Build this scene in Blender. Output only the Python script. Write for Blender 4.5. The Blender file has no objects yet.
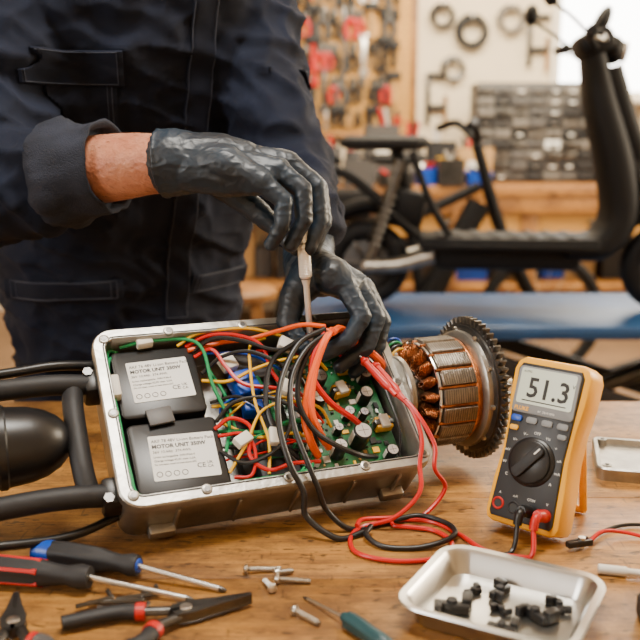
import bpy,bmesh,math,random
from mathutils import Vector as V, Matrix, noise, Euler
from mathutils.bvhtree import BVHTree
random.seed(7)
sc=bpy.context.scene; col=sc.collection
rad=math.radians
TZ=0.76
# ---------------------------------------------------------------- materials
def mat(name,c,rough=.5,metal=0,bump=0,bs=60,var=0,vs=8,c2=None,coat=0,emis=0,stretch=(1,1,1),spec=.5,sss=0,bd=5):
    m=bpy.data.materials.new(name); m.use_nodes=True; nt=m.node_tree; N=nt.nodes; L=nt.links
    p=N['Principled BSDF']; p.inputs['Base Color'].default_value=(*c,1)
    p.inputs['Roughness'].default_value=rough; p.inputs['Metallic'].default_value=metal
    p.inputs['Coat Weight'].default_value=coat; p.inputs['Specular IOR Level'].default_value=spec
    if sss:
        p.inputs['Subsurface Weight'].default_value=sss; p.inputs['Subsurface Scale'].default_value=.004; p.inputs['Subsurface Radius'].default_value=(1,.4,.2)
    if emis: p.inputs['Emission Color'].default_value=(*c,1); p.inputs['Emission Strength'].default_value=emis
    if bump or var:
        tc=N.new('ShaderNodeTexCoord'); mp=N.new('ShaderNodeMapping'); mp.inputs['Scale'].default_value=stretch
        L.new(tc.outputs['Object'],mp.inputs['Vector'])
    if var:
        n=N.new('ShaderNodeTexNoise'); n.inputs['Scale'].default_value=vs; n.inputs['Detail'].default_value=6
        L.new(mp.outputs[0],n.inputs['Vector'])
        r=N.new('ShaderNodeValToRGB'); r.color_ramp.elements[0].position=.35; r.color_ramp.elements[1].position=.65
        d=c2 or tuple(x*(1-var) for x in c)
        r.color_ramp.elements[0].color=(*d,1); r.color_ramp.elements[1].color=(*c,1)
        L.new(n.outputs['Fac'],r.inputs[0]); L.new(r.outputs[0],p.inputs['Base Color'])
    if bump:
        n=N.new('ShaderNodeTexNoise'); n.inputs['Scale'].default_value=bs; n.inputs['Detail'].default_value=bd
        L.new(mp.outputs[0],n.inputs['Vector'])
        b=N.new('ShaderNodeBump'); b.inputs['Strength'].default_value=bump; b.inputs['Distance'].default_value=.004
        L.new(n.outputs['Fac'],b.inputs['Height']); L.new(b.outputs[0],p.inputs['Normal'])
    return m
def wood(name,ca,cb,cd,rough=.42):
    m=bpy.data.materials.new(name); m.use_nodes=True; nt=m.node_tree; N=nt.nodes; L=nt.links
    p=N['Principled BSDF']; tc=N.new('ShaderNodeTexCoord')
    def nz(scale,st,det=8,rg=.6,dist=0):
        mp=N.new('ShaderNodeMapping'); mp.inputs['Scale'].default_value=st; L.new(tc.outputs['Object'],mp.inputs[0])
        n=N.new('ShaderNodeTexNoise'); n.inputs['Scale'].default_value=scale; n.inputs['Detail'].default_value=det; n.inputs['Roughness'].default_value=rg; n.inputs['Distortion'].default_value=dist
        L.new(mp.outputs[0],n.inputs['Vector']); return n
    def ramp(src,a,b,c0,c1):
        r=N.new('ShaderNodeValToRGB'); r.color_ramp.elements[0].position=a; r.color_ramp.elements[1].position=b
        r.color_ramp.elements[0].color=(*c0,1); r.color_ramp.elements[1].color=(*c1,1); L.new(src,r.inputs[0]); return r
    def darken(prev,mask,f,c):
        mx=N.new('ShaderNodeMixRGB'); mx.inputs[2].default_value=(*c,1); k=N.new('ShaderNodeMath'); k.operation='MULTIPLY'; k.inputs[1].default_value=f
        L.new(mask,k.inputs[0]); L.new(k.outputs[0],mx.inputs[0]); L.new(prev,mx.inputs[1]); return mx.outputs[0]
    g=nz(7,(1,14,14),8,.65,.4); r1=ramp(g.outputs['Fac'],.34,.64,cb,ca)
    st=nz(4.5,(1,1.6,1),8,.8); r2=ramp(st.outputs['Fac'],.42,.58,(1,1,1),(0,0,0))
    c=darken(r1.outputs[0],r2.outputs[0],.78,cd)
    dk=tuple(x*.3 for x in cd)
    bl=nz(13,(1,1.5,1),5,.7); c=darken(c,ramp(bl.outputs['Fac'],.60,.70,(0,0,0),(1,1,1)).outputs[0],.5,dk)
    sp=nz(60,(1,2.5,1),3,.5); c=darken(c,ramp(sp.outputs['Fac'],.60,.68,(0,0,0),(1,1,1)).outputs[0],.8,dk)
    sc1=nz(9,(1.2,60,1),2,.4,.3); c=darken(c,ramp(sc1.outputs['Fac'],.64,.68,(0,0,0),(1,1,1)).outputs[0],.65,dk)
    sc2=nz(22,(9,1.2,1),2,.4,.6); c=darken(c,ramp(sc2.outputs['Fac'],.68,.71,(0,0,0),(1,1,1)).outputs[0],.5,dk)
    L.new(c,p.inputs['Base Color'])
    rr_=ramp(st.outputs['Fac'],.3,.7,(rough+.15,)*3,(rough-.08,)*3); L.new(rr_.outputs[0],p.inputs['Roughness'])
    b=N.new('ShaderNodeBump'); b.inputs['Strength'].default_value=.3; b.inputs['Distance'].default_value=.002
    L.new(g.outputs['Fac'],b.inputs['Height']); L.new(b.outputs[0],p.inputs['Normal'])
    return m
M_table=wood('oak_top',(.46,.225,.052),(.25,.108,.022),(.10,.042,.012))
M_bench=wood('bench_wood',(.48,.22,.05),(.30,.13,.03),(.15,.062,.02))
M_navy=mat('navy_twill',(.0085,.0130,.030),.85,bump=.5,bs=900,var=.35,vs=14,spec=.22)
M_navy2=mat('navy_twill_worn',(.020,.025,.042),.85,bump=.6,bs=500,var=.5,vs=22,spec=.3)
M_stitch=mat('navy_stitch',(.04,.05,.08),.8)
M_skin=mat('skin',(.50,.22,.13),.48,bump=.45,bs=190,var=.3,vs=35,c2=(.40,.145,.08),sss=.12)
M_glove=mat('nitrile_glove',(.012,.028,.050),.44,bump=.20,bs=75,var=.5,vs=14,c2=(.005,.009,.015),coat=0,bd=3,spec=.5)
M_alu=mat('cast_aluminium',(.46,.44,.40),.36,.9,bump=.15,bs=120,var=.35,vs=30)
M_steel=mat('steel',(.70,.69,.66),.28,1,bump=.05,bs=90)
M_steeld=mat('dark_steel',(.13,.125,.12),.32,.9,bump=.1,bs=80,var=.3,vs=40)
M_tray=mat('stainless',(.56,.55,.52),.28,1,bump=.05,bs=30)
M_black=mat('black_plastic',(.007,.007,.008),.35)
M_blackm=mat('black_matte',(.010,.010,.012),.6,bump=.15,bs=90)
M_scoot=mat('satin_black_paint',(.004,.004,.005),.6,spec=.2)
M_rub=mat('rubber',(.006,.006,.007),.65,bump=.2,bs=70,spec=.25)
M_red=mat('red_insulation',(.52,.004,.003),.35)
M_org=mat('orange_insulation',(.80,.095,.003),.4)
M_blk=mat('black_insulation',(.008,.008,.009),.38)
M_yel=mat('yellow_insulation',(.75,.42,.008),.4)
M_grn=mat('green_insulation',(.005,.24,.08),.4)
M_wht=mat('white_tape',(.70,.67,.60),.55)
M_blu=mat('blue_plastic',(.005,.06,.42),.35)
M_pcb=mat('pcb_green',(.004,.15,.04),.35,var=.55,vs=90,c2=(.002,.05,.015),coat=.3)
M_copper=mat('copper_winding',(.52,.19,.065),.30,.92,bump=.5,bs=260,var=.45,vs=70)
M_lamin=mat('stator_steel',(.38,.34,.29),.32,.9,bump=.4,bs=200,var=.45,vs=60,stretch=(6,1,1))
M_label=mat('paper_label',(.74,.74,.71),.5)
M_ink=mat('ink',(.015,.015,.015),.6)
M_myel=mat('yellow_holster',(.82,.39,.001),.42)
M_mgry=mat('meter_face',(.018,.020,.024),.42)
M_mbtn=mat('meter_button',(.20,.21,.22),.45)
M_lcd=mat('lcd',(.50,.56,.45),.25)
M_blufr=mat('lift_blue',(.006,.060,.19),.45,var=.4,vs=4)
M_wall=mat('plaster',(.84,.72,.53),.9,var=.12,vs=2)
M_floor=mat('floor_concrete',(.24,.145,.08),.6,var=.3,vs=3)
M_peg=mat('pegboard_ply',(.62,.33,.08),.7,var=.2,vs=4)
M_frame=mat('window_paint',(.88,.82,.70),.5)
M_gryb=mat('grey_plastic',(.07,.066,.066),.5)
M_dgry=mat('drawer_grey',(.13,.118,.105),.5)
M_tan=mat('cardboard',(.46,.27,.10),.8)
M_teal=mat('teal_handle',(.008,.05,.062),.4)
M_redp=mat('red_plastic',(.48,.008,.005),.38)
M_hair=mat('hair',(.05,.03,.02),.7,bump=.6,bs=200)
M_chrome=mat('chrome',(.86,.85,.83),.30,.55)
M_capt=mat('cap_top',(.55,.55,.56),.3,.8)
M_amber=mat('amber',(.78,.40,.01),.4)
# ---------------------------------------------------------------- builder
def frame(o,a,b):
    a=V(a).normalized(); b=V(b); b=(b-a*a.dot(b)).normalized(); n=a.cross(b)
    m=Matrix((a,b,n)).transposed().to_4x4(); m.translation=V(o); return m
def rr(w,h,r,cx=0,cy=0,n=6):
    o=[]
    for (sx,sy,a0) in ((1,1,0),(-1,1,90),(-1,-1,180),(1,-1,270)):
        for i in range(n+1):
            a=rad(a0+90*i/n); o.append((cx+sx*(w/2-r)+r*math.cos(a),cy+sy*(h/2-r)+r*math.sin(a)))
    return o
def offs(o,d):
    n=len(o); res=[]
    for i in range(n):
        p=V(o[i-1]);q=V(o[i]);r=V(o[(i+1)%n])
        e1=(q-p); e2=(r-q)
        e1=e1.normalized() if e1.length>1e-9 else e2.normalized(); e2=e2.normalized() if e2.length>1e-9 else e1
        t=(e1+e2).normalized(); nn=V((t.y,-t.x)); res.append((q.x+nn.x*d,q.y+nn.y*d))
    return res
def catmull(pts,k=7):
    P=[V(p) for p in pts]
    if len(P)<3 or k<2: return P
    P=[P[0]*2-P[1]]+P+[P[-1]*2-P[-2]]; out=[]
    for i in range(1,len(P)-2):
        a,b,c,d=P[i-1:i+3]
        for j in range(k):
            t=j/k; out.append(.5*((2*b)+(c-a)*t+(2*a-5*b+4*c-d)*t*t+(3*b-a-3*c+d)*t**3))
    out.append(P[-2]); return out
class B:
    def __init__(s,name,M=None):
        s.name=name; s.M=M if M is not None else Matrix(); s.v=[];s.f=[];s.mi=[];s.mats=[]
    def m(s,mt):
        if mt not in s.mats: s.mats.append(mt)
        return s.mats.index(mt)
    def raw(s,vs,fs,mt,T=None):
        o=len(s.v);k=s.m(mt)
        s.v+=[tuple(T@V(p)) if T is not None else tuple(p) for p in vs]
        s.f+=[tuple(i+o for i in f) for f in fs]; s.mi+=[k]*len(fs)
    def bm(s,bm,mt,T=None):
        bm.verts.index_update(); vs=[v.co.copy() for v in bm.verts]; fs=[[v.index for v in f.verts] for f in bm.faces]; bm.free(); s.raw(vs,fs,mt,T)
    def box(s,c,sz,mt,bev=0,rot=(0,0,0),seg=2,T=None):
        bm=bmesh.new(); bmesh.ops.create_cube(bm,size=1)
        for v in bm.verts: v.co=V((v.co.x*sz[0],v.co.y*sz[1],v.co.z*sz[2]))
        if bev: bmesh.ops.bevel(bm,geom=list(bm.edges),offset=bev,segments=seg,affect='EDGES',profile=.5)
        t=Matrix.Translation(V(c))@Euler(rot).to_matrix().to_4x4()
        if T is not None: t=T@t
        s.bm(bm,mt,t)
    def lathe(s,p0,ax,prof,mt,seg=32,T=None):
        q=V(ax).normalized().to_track_quat('Z','Y').to_matrix().to_4x4(); q.translation=V(p0)
        if T is not None:q=T@q
        vs=[];fs=[]
        for (r,h) in prof:
            for i in range(seg):
                a=2*math.pi*i/seg; vs.append((r*math.cos(a),r*math.sin(a),h))
        for k in range(len(prof)-1):
            for i in range(seg):
                j=(i+1)%seg; fs.append((k*seg+i,k*seg+j,(k+1)*seg+j,(k+1)*seg+i))
        fs.append(tuple(range(seg))[::-1]); fs.append(tuple(range((len(prof)-1)*seg,len(prof)*seg)))
        s.raw(vs,fs,mt,q)
    def cyl(s,p0,p1,r,mt,r2=None,seg=20,bev=0,T=None):
        p0=V(p0);p1=V(p1);h=(p1-p0).length;r2=r if r2 is None else r2
        prof=[(r,0),(r2,h)] if not bev else [(r-bev,0),(r-.3*bev,.3*bev),(r,bev),(r2,h-bev),(r2-.3*bev,h-.3*bev),(r2-bev,h)]
        s.lathe(p0,p1-p0,prof,mt,seg,T)
    def sph(s,c,r,mt,sc3=(1,1,1),rot=(0,0,0),u=20,w=12):
        bm=bmesh.new(); bmesh.ops.create_uvsphere(bm,u_segments=u,v_segments=w,radius=r)
        s.bm(bm,mt,Matrix.Translation(V(c))@Euler(rot).to_matrix().to_4x4()@Matrix.Diagonal((*sc3,1)))
    def torus(s,c,ax,R,r,mt,seg=40,rs=12,sq=1,T=None):
        q=V(ax).normalized().to_track_quat('Z','Y').to_matrix().to_4x4(); q.translation=V(c)
        if T is not None:q=T@q
        vs=[];fs=[]
        for i in range(seg):
            a=2*math.pi*i/seg
            for j in range(rs):
                b=2*math.pi*j/rs; vs.append(((R+r*math.cos(b))*math.cos(a),(R+r*math.cos(b))*math.sin(a),r*sq*math.sin(b)))
        for i in range(seg):
            for j in range(rs):
                i2=(i+1)%seg;j2=(j+1)%rs; fs.append((i*rs+j,i2*rs+j,i2*rs+j2,i*rs+j2))
        s.raw(vs,fs,mt,q)
    def tube(s,pts,r,mt,seg=8,k=7,T=None,r2=None,flat=1):
        P=catmull([T@V(p) for p in pts] if T is not None else pts,k); n=len(P)
        t=(P[1]-P[0]).normalized(); up=V((0,0,1)) if abs(t.z)<.9 else V((1,0,0)); x=t.cross(up).normalized()
        vs=[];fs=[]
        for i in range(n):
            t=(P[min(i+1,n-1)]-P[max(i-1,0)]).normalized(); x=(x-t*x.dot(t)).normalized(); y=t.cross(x)
            ri=r if r2 is None else r+(r2-r)*i/(n-1)
            for j in range(seg):
                a=2*math.pi*j/seg; vs.append(P[i]+x*ri*math.cos(a)+y*ri*flat*math.sin(a))
        for i in range(n-1):
            for j in range(seg):
                j2=(j+1)%seg; fs.append((i*seg+j,i*seg+j2,(i+1)*seg+j2,(i+1)*seg+j))
        fs.append(tuple(range(seg))[::-1]); fs.append(tuple(range((n-1)*seg,n*seg)))
        s.raw(vs,fs,mt)
    def loft(s,loops,mt,T=None,cap=(1,1)):
        n=len(loops[0][0]); vs=[];fs=[]
        for o,z in loops: vs+=[(x,y,z) for x,y in o]
        for k in range(len(loops)-1):
            for i in range(n):
                j=(i+1)%n; fs.append((k*n+i,k*n+j,(k+1)*n+j,(k+1)*n+i))
        if cap[0]: fs.append(tuple(range(n))[::-1])
        if cap[1]: fs.append(tuple(range((len(loops)-1)*n,len(loops)*n)))
        s.raw(vs,fs,mt,T)
    def prism(s,o,z0,z1,mt,bev=0,T=None):
        if not bev: return s.loft([(o,z0),(o,z1)],mt,T)
        i1=offs(o,-bev); i2=offs(o,-bev*.3)
        s.loft([(i1,z0),(i2,z0+bev*.3),(o,z0+bev),(o,z1-bev),(i2,z1-bev*.3),(i1,z1)],mt,T)
    def text(s,txt,size,mt,T,ext=.0001,align='LEFT',bold=0):
        cu=bpy.data.curves.new('t','FONT'); cu.body=txt; cu.size=size; cu.extrude=ext; cu.align_x=align; cu.offset=bold
        cu.resolution_u=2
        ob=bpy.data.objects.new('t',cu); col.objects.link(ob); bpy.context.view_layer.update()
        me=bpy.data.meshes.new_from_object(ob.evaluated_get(bpy.context.evaluated_depsgraph_get()))
        s.raw([v.co.copy() for v in me.vertices],[tuple(p.vertices) for p in me.polygons],mt,T)
        bpy.data.objects.remove(ob); bpy.data.curves.remove(cu); bpy.data.meshes.remove(me)
    def finish(s,parent=None,ang=38,smooth=True):
        me=bpy.data.meshes.new(s.name); me.from_pydata(s.v,[],s.f); 
        for m_ in s.mats: me.materials.append(m_)
        me.polygons.foreach_set('material_index',s.mi)
        if smooth:
            me.polygons.foreach_set('use_smooth',[True]*len(me.polygons)); me.set_sharp_from_angle(angle=rad(ang))
        me.update()
        ob=bpy.data.objects.new(s.name,me); col.objects.link(ob); ob.matrix_world=s.M
        if parent: ob.parent=parent; ob.matrix_parent_inverse=parent.matrix_world.inverted()
        return ob
def empty(name,loc=(0,0,0)):
    e=bpy.data.objects.new(name,None); e.location=loc; e.empty_display_size=.05; col.objects.link(e); bpy.context.view_layer.update(); return e
# ---------------------------------------------------------------- organic helper
def ochain(b,pts,rs,mt,T=None,seg=28):
    P=[T@V(p) for p in pts] if T is not None else [V(p) for p in pts]
    sc_=T.to_scale()[0] if T is not None else 1
    R=[r*sc_ for r in rs]
    for p,r in zip(P,R): b.sph(p,r,mt,u=seg,w=16)
    for i in range(len(P)-1):
        d=P[i+1]-P[i]; L=d.length
        if L<1e-6: continue
        sl=(R[i]-R[i+1])/L
        if abs(sl)>.95: continue
        c=math.sqrt(1-sl*sl)
        b.lathe(P[i],d,[(R[i]*c,R[i]*sl),(R[i+1]*c,L+R[i+1]*sl)],mt,seg)
def remesh(b,vox,smooth,disp=None,parent=None):
    ob=b.finish(smooth=False)
    md=ob.modifiers.new('r','REMESH'); md.mode='VOXEL'; md.voxel_size=vox; md.use_smooth_shade=True
    if smooth:
        s=ob.modifiers.new('s','SMOOTH'); s.factor=.6; s.iterations=smooth
    bpy.context.view_layer.update()
    me=bpy.data.meshes.new_from_object(ob.evaluated_get(bpy.context.evaluated_depsgraph_get()))
    ob.modifiers.clear(); ob.data=me
    me.materials.clear(); me.materials.append(b.mats[0])
    me.polygons.foreach_set('material_index',[0]*len(me.polygons))
    if disp:
        nr=[v.normal.copy() for v in me.vertices]
        for v,n in zip(me.vertices,nr): v.co=v.co+n*disp(v.co)
    me.polygons.foreach_set('use_smooth',[True]*len(me.polygons)); me.update()
    if parent: ob.parent=parent; ob.matrix_parent_inverse=parent.matrix_world.inverted()
    return ob
# ================================================================ ROOM
X0,X1,Y0,Y1,ZC=-3.0,3.6,-2.2,6.3,3.1
b=B('floor'); b.box(((X0+X1)/2,(Y0+Y1)/2,-.05),(X1-X0+.2,Y1-Y0+.2,.1),M_floor); b.finish()
b=B('ceiling'); b.box(((X0+X1)/2,(Y0+Y1)/2,ZC+.05),(X1-X0+.2,Y1-Y0+.2,.1),M_wall); b.finish()
b=B('wall_left'); b.box((X0-.05,(Y0+Y1)/2,ZC/2),(.1,Y1-Y0,ZC),M_wall); b.finish()
b=B('wall_right'); b.box((X1+.05,(Y0+Y1)/2,ZC/2),(.1,Y1-Y0,ZC),M_wall); b.finish()
b=B('wall_front'); b.box(((X0+X1)/2,Y0-.05,ZC/2),(X1-X0,.1,ZC),M_wall); b.finish()
wx0,wx1,wz0,wz1=1.60,3.1,1.50,2.85
b=B('wall_back')
b.box(((X0+wx0)/2,Y1+.06,ZC/2),(wx0-X0,.12,ZC),M_wall); b.box(((X1+wx1)/2,Y1+.06,ZC/2),(X1-wx1,.12,ZC),M_wall)
b.box(((wx0+wx1)/2,Y1+.06,wz0/2),(wx1-wx0,.12,wz0),M_wall); b.box(((wx0+wx1)/2,Y1+.06,(wz1+ZC)/2),(wx1-wx0,.12,ZC-wz1),M_wall)
b.finish()
b=B('window_1'); cx=(wx0+wx1)/2; cz=(wz0+wz1)/2
for x in (wx0,cx,wx1): b.box((x,Y1-.0,cz),(.06,.08,wz1-wz0+.07),M_frame,.008)
for z in (wz0,cz,wz1): b.box((cx,Y1-.0,z),(wx1-wx0+.07,.075,.05),M_frame,.008)
b.box((cx,Y1-.06,wz0-.04),(wx1-wx0+.2,.16,.035),M_frame,.006); b.finish()
b=B('baseboard_back'); b.box(((X0+X1)/2,Y1-.012,.06),(X1-X0,.02,.12),M_frame,.004); b.finish()
# ================================================================ TABLE
b=B('workshop_table')
for i in range(5):
    y0=.42+i*.21; b.box((0,y0+.105,TZ-.025),(2.3,.2096,.05),M_table,.0012)
b.box((0,1.42,TZ-.1),(2.2,.035,.1),M_bench,.003); b.box((0,.47,TZ-.1),(2.2,.035,.1),M_bench,.003)
for x in (-1.06,1.06):
    for y in (.49,1.40): b.box((x,y,(TZ-.05)/2),(.09,.09,TZ-.05),M_bench,.004)
b.finish()
# ================================================================ BATTERY / MOTOR HOUSING
HM=frame((-.205,.876,.8225),(.927,.375,0),(-.287,.710,.643))
hs=empty('opened_motor_controller_assembly',tuple(HM.translation))
W,L,D=.37,.234,.08; cx,cy=W/2,L/2
b=B('housing',HM)
R=lambda off,r:rr(W+2*off,L+2*off,r,cx,cy)
b.loft([(R(-.006,.016),-D),(R(-.002,.02),-D+.002),(R(0,.022),-D+.006),(R(0,.022),-.016),(R(.004,.026),-.013),(R(.004,.026),-.002),(R(.002,.024),0),(R(-.010,.014),0),(R(-.0115,.013),-.002),(R(-.0125,.012),-.07),(R(-.0135,.011),-.071)],M_alu)
for x,y in ((.011,.011),(.359,.011),(.011,.223),(.359,.223),(.185,.006),(.185,.228),(.006,.117),(.363,.117),(.09,.006),(.28,.006),(.09,.228),(.28,.228)):
    b.cyl((x,y,-.004),(x,y,.002),.0062,M_alu,seg=18,bev=.001); b.cyl((x,y,.0015),(x,y,.0026),.0038,M_steeld,seg=6)
b.tube([(x,y,.0003) for x,y in R(-.0085,.0155)]+[(R(-.0085,.0155)[0][0],R(-.0085,.0155)[0][1],.0003)],.0009,M_ink,6,1)
for x in (.06,.13,.20,.27,.33): b.box((x,-.001,-.045),(.004,.006,.05),M_alu,.001)
b.box((.045,-.004,-.062),(.03,.014,.016),M_alu,.003); b.box((.33,-.004,-.062),(.03,.014,.016),M_alu,.003)
for y in (.05,.117,.185):
    b.cyl((.371,y,-.04),(.378,y,-.04),.008,M_steeld,seg=20,bev=.001)
b.finish(hs)
def label(b,T,w,h,head):
    b.prism(rr(w,h,.002),0,.0004,M_label,T=T)
    def t(s,x,y,size,al='LEFT',bold=0): b.text(s,size,M_ink,T@Matrix.Translation((x,y,.0006)),align=al,bold=bold)
    t(head,-w/2+.003,h/2-.009,.0056); t('MOTOR UNIT 350W',-w/2+.003,h/2-.0165,.0068,bold=.00022)
    t('36V 10.4Ah  374.4Wh',-w/2+.003,h/2-.023,.0048)
    t('Li-ion rechargeable  INR19/66-4',-w/2+.003,h/2-.029,.0036); t('Charge voltage 42.0V max. 2.0A',-w/2+.003,h/2-.034,.0036)
    t('Do not open, crush or heat above 60C',-w/2+.003,h/2-.0385,.0030)
    t('CE',w/2-.026,-h/2+.012,.0085); t('UK',w/2-.014,-h/2+.016,.0050); t('CA',w/2-.014,-h/2+.011,.0050)
    for i in range(4): b.torus((-w/2+.007+i*.0095,-h/2+.008,.0006),(0,0,1),.0032,.00035,M_ink,seg=16,rs=5,T=T)
b=B('battery_pack_upper',HM)
b.prism(rr(.102,.098,.008,.068,.166),-.069,-.016,M_black,.004)
label(b,Matrix.Translation((.071,.168,-.0157))@Matrix.Rotation(rad(2),4,'Z'),.074,.058,'AKF 76 48V Li-ion Battery Pack')
b.finish(hs)
b=B('battery_pack_lower',HM)
b.prism(rr(.106,.096,.008,.072,.062),-.069,-.016,M_black,.004)
label(b,Matrix.Translation((.078,.060,-.0156))@Matrix.Rotation(rad(-2),4,'Z'),.076,.058,'AKF 78 48V Li-ion Battery Pack')
b.box((.06,.114,-.012),(.030,.022,.004),M_gryb,.001,(0,0,.1))
b.finish(hs)
b=B('controller_board',HM)
b.box((.287,.112,-.042),(.130,.190,.0025),M_pcb,.0004)
b.box((.287,.112,-.056),(.110,.170,.026),M_blackm,.002)
rnd=random.Random(3); occ=[]
def free(x,y,r):
    for (a,c,q) in occ:
        if (x-a)**2+(y-c)**2<(r+q)**2: return False
    occ.append((x,y,r)); return True
def cap(x,y,r,h):
    free(x,y,r)
    b.lathe((x,y,-.041),(0,0,1),[(r*.97,0),(r,.001),(r,h-.0015),(r*.93,h-.0005),(r*.9,h)],M_black,22)
    b.cyl((x,y,-.041+h-.0003),(x,y,-.041+h+.0003),r*.84,M_capt,seg=22)
    b.box((x,y,-.041+h+.0004),(r*1.2,.0005,.0003),M_steeld); b.box((x,y,-.041+h+.0004),(.0005,r*1.2,.0003),M_steeld)
    b.box((x-r*.93,y,-.041+h/2),(.002,r*.6,h*.8),M_label)
for x,y,r,h in ((.272,.150,.010,.026),(.262,.120,.0095,.024),(.300,.060,.012,.030),(.328,.120,.009,.022),(.268,.048,.009,.024),(.335,.035,.008,.018),(.298,.098,.007,.018),(.338,.150,.008,.02),(.245,.170,.007,.018),(.285,.185,.008,.022),(.318,.095,.006,.016),(.250,.085,.007,.018),(.278,.078,.006,.015)): cap(x,y,r,h)
for x,y,a in ((.318,.170,0),(.300,.135,.2),(.340,.078,0)):
    free(x,y,.014)
    b.box((x,y,-.034),(.022,.016,.013),M_amber,.001,(0,0,a)); b.box((x,y,-.026),(.012,.018,.006),M_wht,.001,(0,0,a)); b.box((x,y,-.034),(.026,.008,.016),M_steeld,.001,(0,0,a))
for i in range(3):
    free(.305+i*.018,.197,.008); b.box((.305+i*.018,.197,-.032),(.014,.005,.018),M_blackm,.0005); b.box((.305+i*.018,.2005,-.028),(.013,.0015,.024),M_steel)
for i in range(320):
    x=rnd.uniform(.226,.348); y=rnd.uniform(.021,.203); w=rnd.choice((.002,.003,.004,.006,.009)); h=w*rnd.uniform(.5,1)
    if free(x,y,w*.55):
        b.box((x,y,-.0400),(w,h,rnd.uniform(.001,.004)),rnd.choice((M_black,M_black,M_wht,M_steel,M_amber,M_blackm,M_tan,M_capt)),.0002,(0,0,rnd.choice((0,math.pi/2))),1)
for i in range(7):
    x=.236; y=.04+i*.017
    b.box((x,y,-.036),(.010,.012,.010),rnd.choice((M_wht,M_wht,M_blk,M_label)),.001)
b.finish(hs)
# internal wiring
b=B('wiring_loom',HM)
mm=.001
def w(pts,r,mt,k=7): b.tube([(x*mm,y*mm,z*mm) for x,y,z in pts],r*mm,mt,8,k)
w([(22,214,-22),(12,190,-14),(13,120,-12),(14,50,-12),(22,13,-10),(80,12,-9),(150,14,-10),(215,20,-18),(235,45,-32)],2.2,M_grn)
w([(28,218,-22),(15,214,-18),(10,160,-18),(11,90,-16),(13,20,-14),(70,8,-12),(140,10,-12),(200,14,-18),(238,60,-32)],2.0,M_grn)
w([(30,219,-14),(60,221,-9),(110,219,-8),(128,200,-6),(130,150,-10),(140,100,-18),(128,60,-20)],2.2,M_grn)
w([(110,213,-16),(140,220,-6),(175,212,0),(200,190,4),(205,150,0),(225,110,-10),(238,100,-32)],2.5,M_red)
w([(118,196,-16),(140,200,-8),(150,170,-4),(165,140,-2),(200,128,0),(235,125,-12),(262,90,-34)],2.5,M_red)
w([(120,90,-16),(140,96,-6),(160,80,-6),(150,45,-8),(168,24,-10),(200,30,-14),(240,36,-30)],2.5,M_red)
w([(122,80,-16),(150,74,-8),(158,50,-8),(148,22,-12),(128,24,-16)],2.1,M_red)
w([(100,214,-14),(130,224,-4),(190,222,0),(232,205,0),(258,195,-8),(300,205,-16)],2.1,M_yel)
w([(120,160,-16),(150,150,-8),(182,158,0),(220,165,4),(262,168,0),(285,160,-20)],2.2,M_yel)
w([(124,30,-15),(150,60,-4),(175,95,2),(210,105,2),(250,96,-4),(268,80,-28)],1.9,M_yel)
w([(168,20,-12),(176,60,-4),(172,110,0),(178,160,2),(190,200,-4),(215,214,-14)],1.9,M_yel)
w([(118,205,-16),(145,212,-2),(178,200,4),(210,178,10),(240,175,14)],2.8,M_blk)
w([(122,170,-16),(150,186,-6),(185,182,4),(222,150,8),(240,130,0),(244,100,-20)],2.6,M_blk)
w([(124,100,-16),(150,118,-6),(190,112,4),(222,84,6),(236,64,-12),(246,60,-34)],2.6,M_blk)
w([(120,60,-16),(142,36,-8),(180,44,-2),(205,72,2),(214,112,6),(236,150,12)],2.4,M_blk)
w([(124,130,-20),(160,128,-12),(190,90,-10),(200,40,-14),(230,24,-28)],2.0,M_blk)
w([(135,190,-30),(148,140,-28),(150,90,-30),(165,60,-30),(200,50,-34),(228,78,-36)],2.0,M_grn)
w([(250,205,-12),(290,216,-8),(330,212,-10),(346,190,-20),(342,168,-34)],1.8,M_red)
w([(226,190,-8),(262,212,-4),(312,218,-8),(352,205,-14),(352,120,-16),(352,60,-20),(345,30,-34)],1.7,M_blk)
w([(200,200,-20),(232,190,-10),(256,182,-12),(300,186,-20),(318,176,-22)],1.8,M_red)
w([(160,205,-30),(172,150,-30),(184,110,-34),(176,60,-34),(190,20,-34)],3.0,M_blk)
w([(185,212,-40),(200,160,-38),(206,100,-40),(204,40,-40)],3.2,M_grn)
rw=random.Random(21)
for i in range(10):
    y0=rw.uniform(20,210); y1=y0+rw.uniform(-40,40); y1=max(25,min(205,y1)); ym=(y0+y1)/2+rw.uniform(-20,20); ym=max(18,min(214,ym)); zz=rw.uniform(-28,-14)
    w([(rw.choice((126,130,134)),y0,-24),(146+rw.uniform(-6,6),(y0+ym)/2,zz),(172+rw.uniform(-10,10),ym,zz+rw.uniform(0,8)),(204+rw.uniform(-8,8),(ym+y1)/2,zz+4),(232+rw.uniform(0,6),y1,-34)],rw.choice((1.4,1.7,2.0,2.4)),rw.choice((M_red,M_blk,M_blk,M_yel,M_grn,M_grn,M_blu)))
b.box((.172,.150,-.022),(.030,.034,.024),M_blu,.002,(0,0,.2)); b.box((.176,.120,-.026),(.024,.022,.02),M_blu,.002,(0,0,-.1))
b.box((.158,.185,-.018),(.020,.024,.012),M_wht,.002,(0,.1,.3)); b.box((.232,.186,.006),(.022,.018,.010),M_wht,.002,(0,.2,-.5))
b.box((.146,.064,-.004),(.022,.014,.010),M_wht,.002,(0,.1,.5)); b.box((.184,.062,-.002),(.014,.022,.010),M_wht,.002,(0,0,-.2))
b.box((.212,.124,.006),(.020,.014,.010),M_wht,.002,(0,0,.9)); b.box((.060,.221,-.010),(.02,.012,.012),M_wht,.002,(0,0,.1))
b.box((.016,.160,-.012),(.010,.03,.014),M_wht,.002)
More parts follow.
